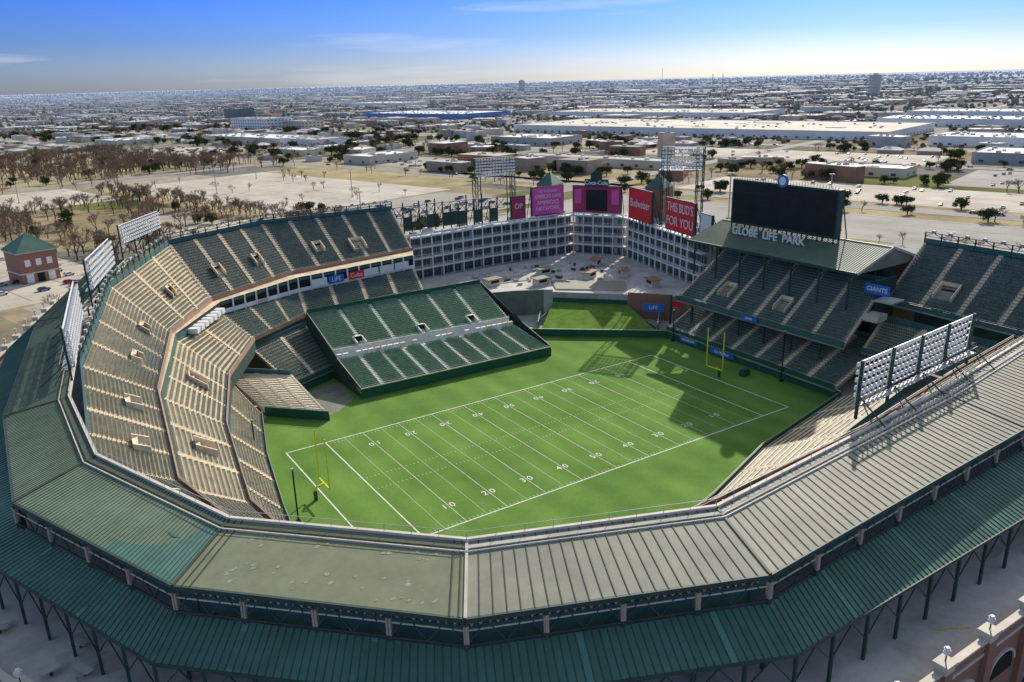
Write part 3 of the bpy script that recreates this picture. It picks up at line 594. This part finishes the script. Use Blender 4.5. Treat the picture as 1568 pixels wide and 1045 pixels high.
pk=mat('lot_marking',(.60,.57,.5),.9,.1,1,hz=True); pkw=mat('lane_marking',(.68,.67,.62),.9,.1,1,hz=True); pkd=mat('lot_joint',(.24,.22,.19),.9,.1,1,hz=True)
for s0,s1,t0,t1,mt in LOTS:
    rect(lots,s0,s1,t0,t1,G0+.04,mt)
    for i in range(int((s1-s0)/9)):
        ss=s0+4.5+i*9
        if ss+2>s1: break
        rect(lots,ss-.2,ss+.2,t0+5,t1-5,G0+.07,pk if i%2 else pkd)
lots.build('parking_lot')
rd=MB()
for s in(318,545,690,1010,1400):
    rect(rd,s,s+16,-2600,2000,G0+.10,asph); rect(rd,s+7.9,s+8.2,-1400,800,G0+.13,pkw); rect(rd,s-.5,s-.1,-1400,900,G0+.16,pk); rect(rd,s+16.1,s+16.5,-1400,900,G0+.16,pk)
for t in(-1900,-1350,-930,-590,-225,330):
    rect(rd,130 if t<-200 else 300,3200,t,t+14,G0+.19,asph); rect(rd,130 if t<-200 else 300,1500,t+6.9,t+7.2,G0+.22,pkw)
rd.build('road')
gr=MB()
for (s0,s1,t0,t1,mt) in((300.5,317,-700,300,grassd),(335,344.5,-600,300,grassd),(112.5,129.5,-520,-290,grassd),(262.5,300,-520,-300,grassd),(20,250,-860,-605,grassd),(-69,-61,-700,-330,grassd),(335,420,-390,-190,grassd),(440,540,180,320,grassl),(420,540,-1040,-990,grassl),(720,800,-1000,-900,grassl),(560,680,-1320,-1250,grassl),(160,300,-1100,-1000,grassl)): rect(gr,s0,s1,t0,t1,G0+.02,mt)
for t in(-120,-40,40,120,200): rect(gr,228,232,t,t+50,G0+.11,grassd)
gr.build('grass_verge')
# ---------------------------------------------------------------- city
CAM=Vector((-99.78,-138.92))
def invis(x,y,lim=.80):
    d=Vector((x,y))-CAM; f_=d.dot(Vector((.5438,.8392))); r_=abs(d.x*.8392-d.y*.5438)
    return f_<150 or r_>f_*lim
def building(name,s,t,ls,lt,h,rmt,wmt):
    g=MB(); c=W(s,t); ang=GS
    g.box((c[0],c[1],G0+h/2-.2),(ls,lt,h),ang,wmt,rmt)
    def L2(u,v): return (c[0]+u*math.cos(ang)-v*math.sin(ang),c[1]+u*math.sin(ang)+v*math.cos(ang))
    for (u0,v0,u1,v1) in((-ls/2,-lt/2,ls/2,-lt/2),(ls/2,-lt/2,ls/2,lt/2),(ls/2,lt/2,-ls/2,lt/2),(-ls/2,lt/2,-ls/2,-lt/2)):
        g.beam((*L2(u0,v0),G0+h+.2),(*L2(u1,v1),G0+h+.2),.5,wmt,h=.9)
    nf=max(1,int(h/4.5)); sp_=7 if h>13 else 13
    for fl_ in range(nf):
        if h<=13 and fl_: break
        z=G0+1+fl_*(h/nf); n=max(2,int(lt/sp_))
        for i in range(n):
            v=-lt/2+(i+.5)*lt/n; g.face([(*L2(-ls/2-.05,v-1.7),z),(*L2(-ls/2-.05,v+1.7),z),(*L2(-ls/2-.05,v+1.7),z+2),(*L2(-ls/2-.05,v-1.7),z+2)],cityglass)
        n=max(2,int(ls/sp_))
        for i in range(n):
            u=-ls/2+(i+.5)*ls/n
            for sg_ in(-1,1): g.face([(*L2(u-1.7,sg_*(lt/2+.05)),z),(*L2(u+1.7,sg_*(lt/2+.05)),z),(*L2(u+1.7,sg_*(lt/2+.05)),z+2),(*L2(u-1.7,sg_*(lt/2+.05)),z+2)],cityglass)
    for i in range(min(60,int(ls*lt/350)+3)):
        p=L2(random.uniform(-.45,.45)*ls,random.uniform(-.45,.45)*lt); g.box((*p,G0+h+.6),(random.uniform(1.5,5),random.uniform(1.5,4),1.4),ang,random.choice([hgrey,hwhite]))
    for i in range(int(ls*lt/4000)):
        p=L2(random.uniform(-.4,.4)*ls,random.uniform(-.4,.4)*lt); w1,w2=random.uniform(8,20),random.uniform(8,30)
        g.box((*p,G0+h-.13),(min(w1,ls*.2),min(w2,lt*.2),.02+.06*i),ang,random.choice([hwhite,hgrey,hbeige]))
    g.build(name)
KEY=[('warehouse',880,-415,190,520,9,hbeige,hwhite),('office_block',670,-1150,50,110,20,hgrey,hwhite),('office_block',700,-1070,40,60,15,hgrey,hbeige),
('commercial_building',490,-880,60,190,8,hwhite,hbeige),('commercial_building',480,-740,50,70,9,hgrey,hwhite),('shop_building',380,-500,60,38,7,hwhite,hbeige),('shop_building',450,-290,26,180,6,hgrey,hbeige),
('warehouse',1120,-1180,150,300,10,hwhite,hblue),('warehouse',1090,-150,90,190,10,hblue,hwhite),('warehouse',620,20,60,110,8,hwhite,hgrey),('warehouse',780,-40,70,130,9,hwhite,hwhite),('warehouse',600,200,70,110,8,hwhite,hbeige),('shop_building',480,-80,30,60,6,hwhite,hbeige),
('warehouse',1250,-700,160,420,10,hbeige,hwhite),('warehouse',1310,-100,100,330,10,hwhite,hwhite),('office_block',880,-1560,40,60,26,hgrey,cityglass),('commercial_building',620,-500,60,90,8,hwhite,hgrey),('commercial_building',390,-650,30,60,6,hwhite,hbeige),('warehouse',1700,-2000,150,300,12,hwhite,hwhite),('commercial_building',390,-1050,60,70,6,hwhite,hbeige),('commercial_building',400,-1180,50,60,7,hgrey,hbeige)]
for kb in KEY: building(*kb)
occ=[(kb[1]-kb[3]/2-12,kb[1]+kb[3]/2+12,kb[2]-kb[4]/2-12,kb[2]+kb[4]/2+12) for kb in KEY]
def free(s,t,ls,lt,lots_=True):
    for a,b,c,d in occ:
        if s+ls/2>a and s-ls/2<b and t+lt/2>c and t-lt/2<d: return False
    if lots_:
        for a,b,c,d,_ in LOTS:
            if s+ls/2>a and s-ls/2<b and t+lt/2>c and t-lt/2<d: return False
    for r_ in(318,545,690,1010,1400):
        if s+ls/2>r_-3 and s-ls/2<r_+19: return False
    for r_ in(-1900,-1350,-930,-590,-225,330):
        if t+lt/2>r_-3 and t-lt/2<r_+17: return False
    return True
ct=MB(); hs=MB()
def gable(s,t,ls,lt,h):
    c=W(s,t); a=GS; ca,sa=math.cos(a),math.sin(a); P=lambda u,v:(c[0]+u*ca-v*sa,c[1]+u*sa+v*ca)
    x,y=ls/2,lt/2; B=[P(-x,-y),P(x,-y),P(x,y),P(-x,y)]
    hs.hexa([(*p,G0) for p in B],[(*p,G0+h) for p in B],walls)
    e0=.6; E=[P(-x-e0,-y-e0),P(x+e0,-y-e0),P(x+e0,y+e0),P(-x-e0,y+e0)]; r0,r1=P(0,-y*.5),P(0,y*.5); z=G0+h+.05; zt=G0+h+2.6
    k_=len(hs.v); hs.v+=[(*p,z) for p in E]+[(*r0,zt),(*r1,zt)]; i=hs.mi(roofs)
    for f_ in((0,1,4),(1,2,5,4),(2,3,5),(3,0,4,5)): hs.f.append(tuple(k_+q for q in f_)); hs.m.append(i)
def fill(s0,s1,t0,t1,cell,prob,kind,hm=1):
    s=s0
    while s<s1:
        t=t0
        while t<t1:
            cx_,cy_=W(s,t); t+=cell
            if invis(cx_,cy_): continue
            if random.random()>prob: continue
            if kind=='house':
                ls,lt=random.uniform(12,18),random.uniform(14,24)
                if free(s,t,ls,lt): gable(s+random.uniform(-4,4),t+random.uniform(-4,4),ls,lt,3.2)
            else:
                ls=random.uniform(.2,.75)*cell;lt=random.uniform(.25,1.0)*cell; h=random.choice([4,5,6,7,8,10])*hm
                if random.random()<.02: h*=2.2; ls*=.4; lt*=.4
                if free(s,t,ls,lt):
                    c=W(s+random.uniform(-.1,.1)*cell,t+random.uniform(-.1,.1)*cell); a=GS+(random.choice([0,0,0,.4,-.3]))
                    ct.box((*c,G0+h/2),(ls,lt,h),a,walls); ct.box((c[0],c[1],G0+h+.15),(ls-.6,lt-.6,.3),a,roofs)
                    if cell<200:
                        for q in range(4): ct.box((c[0]+random.uniform(-.3,.3)*ls,c[1]+random.uniform(-.2,.2)*lt,G0+h+.8),(2.5,2,1.2),a,hgrey)
        s+=cell
fill(345,1000,-1500,500,47,.68,'b')
fill(340,560,100,420,27,.8,'house'); fill(430,700,-1300,-930,27,.75,'house'); fill(560,700,-500,0,30,.4,'house'); fill(345,540,-900,-600,30,.4,'house'); fill(60,340,-1500,-950,30,.55,'house')
fill(60,1000,-4500,-1500,75,.6,'b'); fill(60,1000,-4500,-1500,45,.25,'house')
fill(1030,2400,-7500,900,80,.7,'b')
fill(700,2400,-3000,700,42,.3,'house')
fill(60,2400,-14000,-4500,170,.7,'b')
fill(2400,6000,-14000,1800,165,.75,'b'); fill(6000,14000,-24000,3500,480,.7,'b',1.2)
ct.build('distant_city_buildings'); hs.build('distant_houses')
def mast(px,h):
    g=MB(); g.beam((*px,G0),(*px,G0+h),1.2,hgrey); g.box((*px,G0+2),(6,6,4),0,hgrey); g.beam((*px,G0+h*.7),(px[0]+3,px[1],G0+h*.7),1,hgrey); g.build('radio_mast')
mast((1490,1350),75); mast((1510,1335),75); mast((2600,2700),110)
for (x,y,h) in((2150,1330,62),(2900,4300,70)):
    g=MB(); g.box((x,y,G0+h/2),(34,22,h),GS,hgrey,hwhite)
    for k in range(int(h/4)): g.box((x,y,G0+2+k*4),(34.3,22.3,1.6),GS,cityglass)
    g.box((x,y,G0+h+2),(14,10,4),GS,hgrey); g.build('office_tower')
g=MB(); x,y=2050,3300
for t in np.linspace(0,2*math.pi,6,endpoint=False): g.beam((x+9*math.cos(t),y+9*math.sin(t),G0),(x+7*math.cos(t),y+7*math.sin(t),G0+45),1.2,hwhite)
prev=None
for zz,rr in((42,6),(46,13),(52,16),(58,14),(62,6)):
    ring=[(x+rr*math.cos(t),y+rr*math.sin(t),G0+zz) for t in np.linspace(0,2*math.pi,16,endpoint=False)]
    if prev: g.hexa(prev,ring,hwhite)
    prev=ring
g.build('water_tower')
def lamp(x,y,h=28):
    g=MB(); g.beam((x,y,G0),(x,y,G0+h),.4,grey); g.box((x,y,G0+.5),(1,1,1),0,concg)
    for a in(0,1.57): g.beam((x-1.4*math.cos(a),y-1.4*math.sin(a),G0+h),(x+1.4*math.cos(a),y+1.4*math.sin(a),G0+h),.2,grey)
    for a in range(4): g.box((x+1.4*math.cos(a*1.57),y+1.4*math.sin(a*1.57),G0+h-.2),(.9,.6,.4),a*1.57,hwhite)
    g.build('street_lamp')
for s,t in[(190,40),(215,-60),(240,120),(270,-120),(150,-250),(200,-320),(160,-420),(230,-480),(60,-500),(90,-250),(-20,-260),(350,-60),(330,60),(400,100),(330,-300),(330,-450),(110,-560),(360,-430)]: lamp(*W(s,t),h=random.choice([14,18,28]))
g=MB(); x,y=-89.8,226
g.box((x,y,13),(14,14,12),.3,brick); g.box((x,y,19.1),(15,15,.5),.3,cream); g.box((x,y,11),(14.6,14.6,.5),.3,cream)
P=[(x+11*math.cos(t+.3),y+11*math.sin(t+.3),19.4) for t in(math.pi/4,3*math.pi/4,5*math.pi/4,7*math.pi/4)]
for i in range(4): g.face([P[i],P[(i+1)%4],(x,y,26)],roofD)
for u in(-4,0,4):
    for sx in(0,1):
        a=.3+sx*math.pi/2; ca,sa=math.cos(a),math.sin(a); g.box((x+u*ca+7.05*sa,y+u*sa-7.05*ca,15),(2,.1,2.6),a,hwhite)
        g.box((x+u*ca+7.05*sa,y+u*sa-7.05*ca,9),(2.6,.1,3.6),a,hwhite if u else dark)
g.build('brick_house')
# ---------------------------------------------------------------- trees
def bare_mesh(seed):
    r=random.Random(seed); g=MB()
    def tri(p,q,w0,w1,mt):
        d=(q-p).normalized(); a=d.cross(Vector((.3,.5,.8))).normalized(); b=d.cross(a)
        A=[p+(a*math.cos(t)+b*math.sin(t))*w0 for t in(0,2.09,4.19)];B=[q+(a*math.cos(t)+b*math.sin(t))*w1 for t in(0,2.09,4.19)]
        for i in range(3): g.face([A[i],A[(i+1)%3],B[(i+1)%3],B[i]],mt)
    def grow(p,d,L,w,lv):
        q=p+d*L; tri(p,q,w,w*.65,bark if lv<2 else twig)
        if lv==5: return
        for i in range(3 if lv<4 else 2):
            nd=(d+Vector((r.uniform(-1,1),r.uniform(-1,1),r.uniform(-.3,.7)))*.75).normalized()
            grow(p+d*L*r.uniform(.55,1),nd,L*r.uniform(.62,.84),max(w*.56,.045),lv+1)
    grow(Vector((0,0,0)),Vector((0,0,1)),3.0,.3,0)
    o_=g.build('tmp'); me=o_.data; bpy.data.objects.remove(o_); return me
def oak_mesh(seed,nl=1200,R_=4.6,H_=8.5):
    r=random.Random(seed); g=MB(); g.beam((0,0,0),(.2,0,3.4),.6,bark)
    cl=[]
    for i in range(13):
        a=r.uniform(0,6.28); rr=r.uniform(.2,.85)*R_; c=Vector((rr*math.cos(a),rr*math.sin(a),r.uniform(2.4,H_-1.6-rr*.35))); cl.append((c,r.uniform(1.1,2.1))); g.beam((0,0,1.6),tuple(c),.18,bark)
    for i in range(nl):
        c,ra=r.choice(cl); d=Vector((r.gauss(0,1),r.gauss(0,1),r.gauss(0,.8))).normalized()*ra*r.uniform(.6,1.15); p=c+d
        a=Vector((r.gauss(0,1),r.gauss(0,1),r.gauss(0,1))).normalized(); b_=a.cross(d).normalized(); s_=r.uniform(.25,.5)
        g.face([p-a*s_,p+b_*s_*.7,p+a*s_,p-b_*s_*.7],leaf)
    o_=g.build('tmp'); me=o_.data; bpy.data.objects.remove(o_); return me
bares=[bare_mesh(i) for i in range(5)]; oaks=[oak_mesh(i) for i in range(4)]
def put(me,name,x,y,sc_):
    o_=bpy.data.objects.new(name,me); scn.collection.objects.link(o_); o_.location=(x,y,G0-.05); o_.rotation_euler=(0,0,random.uniform(0,6.28)); o_.scale=(sc_*random.uniform(.8,1.25),sc_*random.uniform(.8,1.25),sc_)
def scatter(n,s0,s1,t0,t1,kind,sc0,sc1,avoid=True,cl=0):
    i=0
    while i<n:
        s,t=random.uniform(s0,s1),random.uniform(t0,t1)
        for q in range(random.randint(1,cl) if cl else 1):
            i+=1; s_=s+(random.gauss(0,9) if cl else 0); t_=t+(random.gauss(0,14) if cl else 0); x,y=W(s_,t_)
            if invis(x,y,.78): continue
            if avoid and not free(s_,t_,4,4): continue
            k_=kind if kind!='mix' else random.choice(['bare','oak','bare'])
            put(random.choice(bares if k_=='bare' else oaks),'bare_tree' if k_=='bare' else 'oak_tree',x,y,random.uniform(sc0,sc1))
scatter(1200,20,320,-940,-560,'bare',.9,1.6,cl=6); scatter(70,20,300,-900,-560,'oak',.7,1.1,cl=4); scatter(400,-40,125,-460,-160,'bare',.9,1.4,cl=5); scatter(120,110,130,-520,-200,'bare',.9,1.2,False); scatter(30,-60,110,-560,-200,'oak',.7,1.0)
scatter(60,300,317,-560,250,'mix',.6,1.1); scatter(650,335,690,-560,350,'oak',.5,1.2,cl=5); scatter(400,335,690,-560,350,'bare',.8,1.2,cl=5); scatter(1000,335,690,-1500,-560,'mix',.7,1.5,cl=6)
scatter(26,130,262,-520,-290,'bare',.6,.9,False); scatter(60,100,160,-300,-150,'mix',.8,1.2); scatter(26,228,232,-120,250,'bare',.5,.8,False); scatter(30,340,344,-400,250,'oak',.6,1,False)
bm=bmesh.new(); bmesh.ops.create_icosphere(bm,subdivisions=1,radius=1); iv=np.array([v.co[:] for v in bm.verts]); bm.faces.ensure_lookup_table(); bf=[[v.index for v in f.verts] for f in bm.faces]; bm.free()
V=[];Fc=[];off=0
def clump(x,y,r_,h_):
    global off
    dd=math.hypot(x+100,y+139)
    if dd<850: return
    mx_=dd*.0032
    if r_>mx_: h_*=mx_/r_; r_=mx_
    j=1+rng.uniform(-.4,.4,(len(iv),1)); P=iv*j*np.array([r_,r_,h_]); P=P+np.array([x,y,G0+h_*.8]); V.append(P); Fc.extend([[q+off for q in f] for f in bf]); off+=len(iv)
def masses(n,s0,s1,t0,t1,r0,r1,spread,k):
    for i in range(n):
        s,t=random.uniform(s0,s1),random.uniform(t0,t1)
        x,y=W(s,t)
        if invis(x,y,.8): continue
        for q in range(random.randint(k//2,k)):
            ss=s+random.gauss(0,spread*.35);tt=t+random.gauss(0,spread)
            if ss<1500 and not free(ss,tt,8,8): continue
            x,y=W(ss,tt); r_=random.uniform(r0,r1); clump(x,y,r_,r_*random.uniform(.7,1))
masses(1100,690,1500,-2600,800,2.2,4.6,30,13)
masses(1100,60,1500,-5000,-1400,2.5,5,35,14)
masses(1400,1400,3200,-6000,1200,3.2,5.5,60,13)
masses(1000,60,7500,-14000,2200,5,9,170,13)
masses(700,5500,16000,-26000,4500,10,18,500,11)
me=bpy.data.meshes.new('distant_trees'); me.from_pydata(np.concatenate(V).tolist(),[],Fc); me.materials.append(fartree); me.update(); o_=bpy.data.objects.new('distant_trees',me); scn.collection.objects.link(o_)
# ---------------------------------------------------------------- cars
def car_mesh(col):
    g=MB(); mt=mat('car_paint_%d'%int(col[0]*100+col[2]*1000),col,.3,.05,1,spec=.6)
    prof=[(-2.2,.35),(2.2,.35),(2.25,.8),(1.3,.95),(.6,1.45),(-1.2,1.45),(-1.9,.98),(-2.25,.9)]
    g.hexa([(x,-.88,z) for x,z in prof],[(x,.88,z) for x,z in prof],mt)
    g.box((-.3,0,1.2),(1.9,1.80,.34),0,black); g.face([(1.28,-.7,.98),(1.28,.7,.98),(.66,.7,1.44),(.66,-.7,1.44)],black); g.face([(-1.92,-.7,1.0),(-1.25,-.7,1.46),(-1.25,.7,1.46),(-1.92,.7,1.0)],black)
    for x in(-1.4,1.4):
        for y in(-.85,.85):
            pts=[(x+.34*math.cos(t),y-.1,.34+.34*math.sin(t)) for t in np.linspace(0,2*math.pi,10,endpoint=False)]; g.hexa(pts,[(p[0],p[1]+.2,p[2]) for p in pts],black)
    o_=g.build('tmp'); me=o_.data; bpy.data.objects.remove(o_); return me
cars=[car_mesh(c) for c in((.7,.7,.7),(.03,.03,.035),(.3,.31,.33),(.35,.03,.03),(.05,.1,.25))]
def putcar(x,y,a):
    o_=bpy.data.objects.new('parked_car',random.choice(cars)); scn.collection.objects.link(o_); o_.location=(x,y,G0+.1); o_.rotation_euler=(0,0,a)
for i in range(280):
    s0,s1,t0,t1,_=random.choice(LOTS[3:]); s=s0+9+18*random.randint(0,max(0,int((s1-s0)/18)-1)); t=t0+6+2.9*random.randint(0,int((t1-t0-12)/2.9)); putcar(*W(s+random.choice([-2.8,2.8]),t),GS+random.choice([0,math.pi]))
for i in range(80):
    s=random.choice([318,545,690])+random.choice([4,12]); putcar(*W(s,random.uniform(-900,400)),GA)
for i in range(9): putcar(-92+random.uniform(-14,30),200+random.uniform(-6,8),.2)
# ---------------------------------------------------------------- sky, sun, camera
EL=math.radians(29); AZ=math.atan2(.83,.55)
w=bpy.data.worlds.new('World'); scn.world=w; w.use_nodes=True; nt=w.node_tree; N=nt.nodes; L=nt.links; bg=N['Background']
sky=N.new('ShaderNodeTexSky'); sky.sky_type='NISHITA'; sky.sun_disc=False; sky.sun_elevation=EL; sky.sun_rotation=AZ; sky.air_density=1.0; sky.dust_density=.8; sky.ozone_density=1.0
tc=N.new('ShaderNodeTexCoord'); sx=N.new('ShaderNodeSeparateXYZ'); L.new(tc.outputs['Generated'],sx.inputs[0])
rp=N.new('ShaderNodeValToRGB'); e=rp.color_ramp.elements; e[0].position=0; e[0].color=(.31,.42,.76,1); e[1].position=1; e[1].color=(1.5,1.28,1.05,1)
for p_,c_ in((.02,(.27,.39,.79)),(.05,(.16,.30,.80)),(.10,(.095,.245,.95)),(.2,(.3,.5,1)),(.40,(1.5,1.28,1.05))): q=e.new(p_); q.color=(*c_,1)
L.new(sx.outputs['Z'],rp.inputs[0]); mx=N.new('ShaderNodeMix'); mx.data_type='RGBA'; mx.blend_type='MULTIPLY'; mx.inputs[0].default_value=1; L.new(sky.outputs[0],mx.inputs[6]); L.new(rp.outputs[0],mx.inputs[7])
mp=N.new('ShaderNodeMapping'); mp.inputs['Scale'].default_value=(2.2,2.2,26); L.new(tc.outputs['Generated'],mp.inputs[0]); cn=N.new('ShaderNodeTexNoise'); cn.inputs['Scale'].default_value=1.6; cn.inputs['Detail'].default_value=7; L.new(mp.outputs[0],cn.inputs['Vector'])
cr=N.new('ShaderNodeMapRange'); cr.inputs[1].default_value=.57; cr.inputs[2].default_value=.80; cr.inputs[4].default_value=.55; L.new(cn.outputs['Fac'],cr.inputs[0])
m2=N.new('ShaderNodeMix'); m2.data_type='RGBA'; L.new(cr.outputs[0],m2.inputs[0]); L.new(mx.outputs[2],m2.inputs[6]); m2.inputs[7].default_value=(5.4,5.9,6.3,1)
L.new(m2.outputs[2],bg.inputs[0]); bg.inputs[1].default_value=.15
sd=bpy.data.lights.new('sun','SUN'); sd.energy=4.9; sd.angle=math.radians(.5); sd.color=(1,.94,.84); so=bpy.data.objects.new('sun',sd); scn.collection.objects.link(so)
dv=Vector((-math.sin(AZ)*math.cos(EL),-math.cos(AZ)*math.cos(EL),-math.sin(EL))); so.rotation_euler=dv.to_track_quat('-Z','Y').to_euler()
psi,th,rol,f=0.57488,0.31643,-0.02539,1217.41
fw=Vector((math.sin(psi)*math.cos(th),math.cos(psi)*math.cos(th),-math.sin(th))); r0=Vector((math.cos(psi),-math.sin(psi),0)); u0=r0.cross(fw)
r=r0*math.cos(rol)+u0*math.sin(rol); u=-r0*math.sin(rol)+u0*math.cos(rol)
cd=bpy.data.cameras.new('camera'); co=bpy.data.objects.new('camera',cd); scn.collection.objects.link(co)
co.matrix_world=Matrix(((r.x,u.x,-fw.x,-99.784),(r.y,u.y,-fw.y,-138.919),(r.z,u.z,-fw.z,77.874),(0,0,0,1)))
cd.sensor_width=36; cd.lens=f/1568*36; cd.clip_start=1; cd.clip_end=90000; scn.camera=co
scn.view_settings.view_transform='Standard'; scn.view_settings.look='None'; scn.view_settings.exposure=0
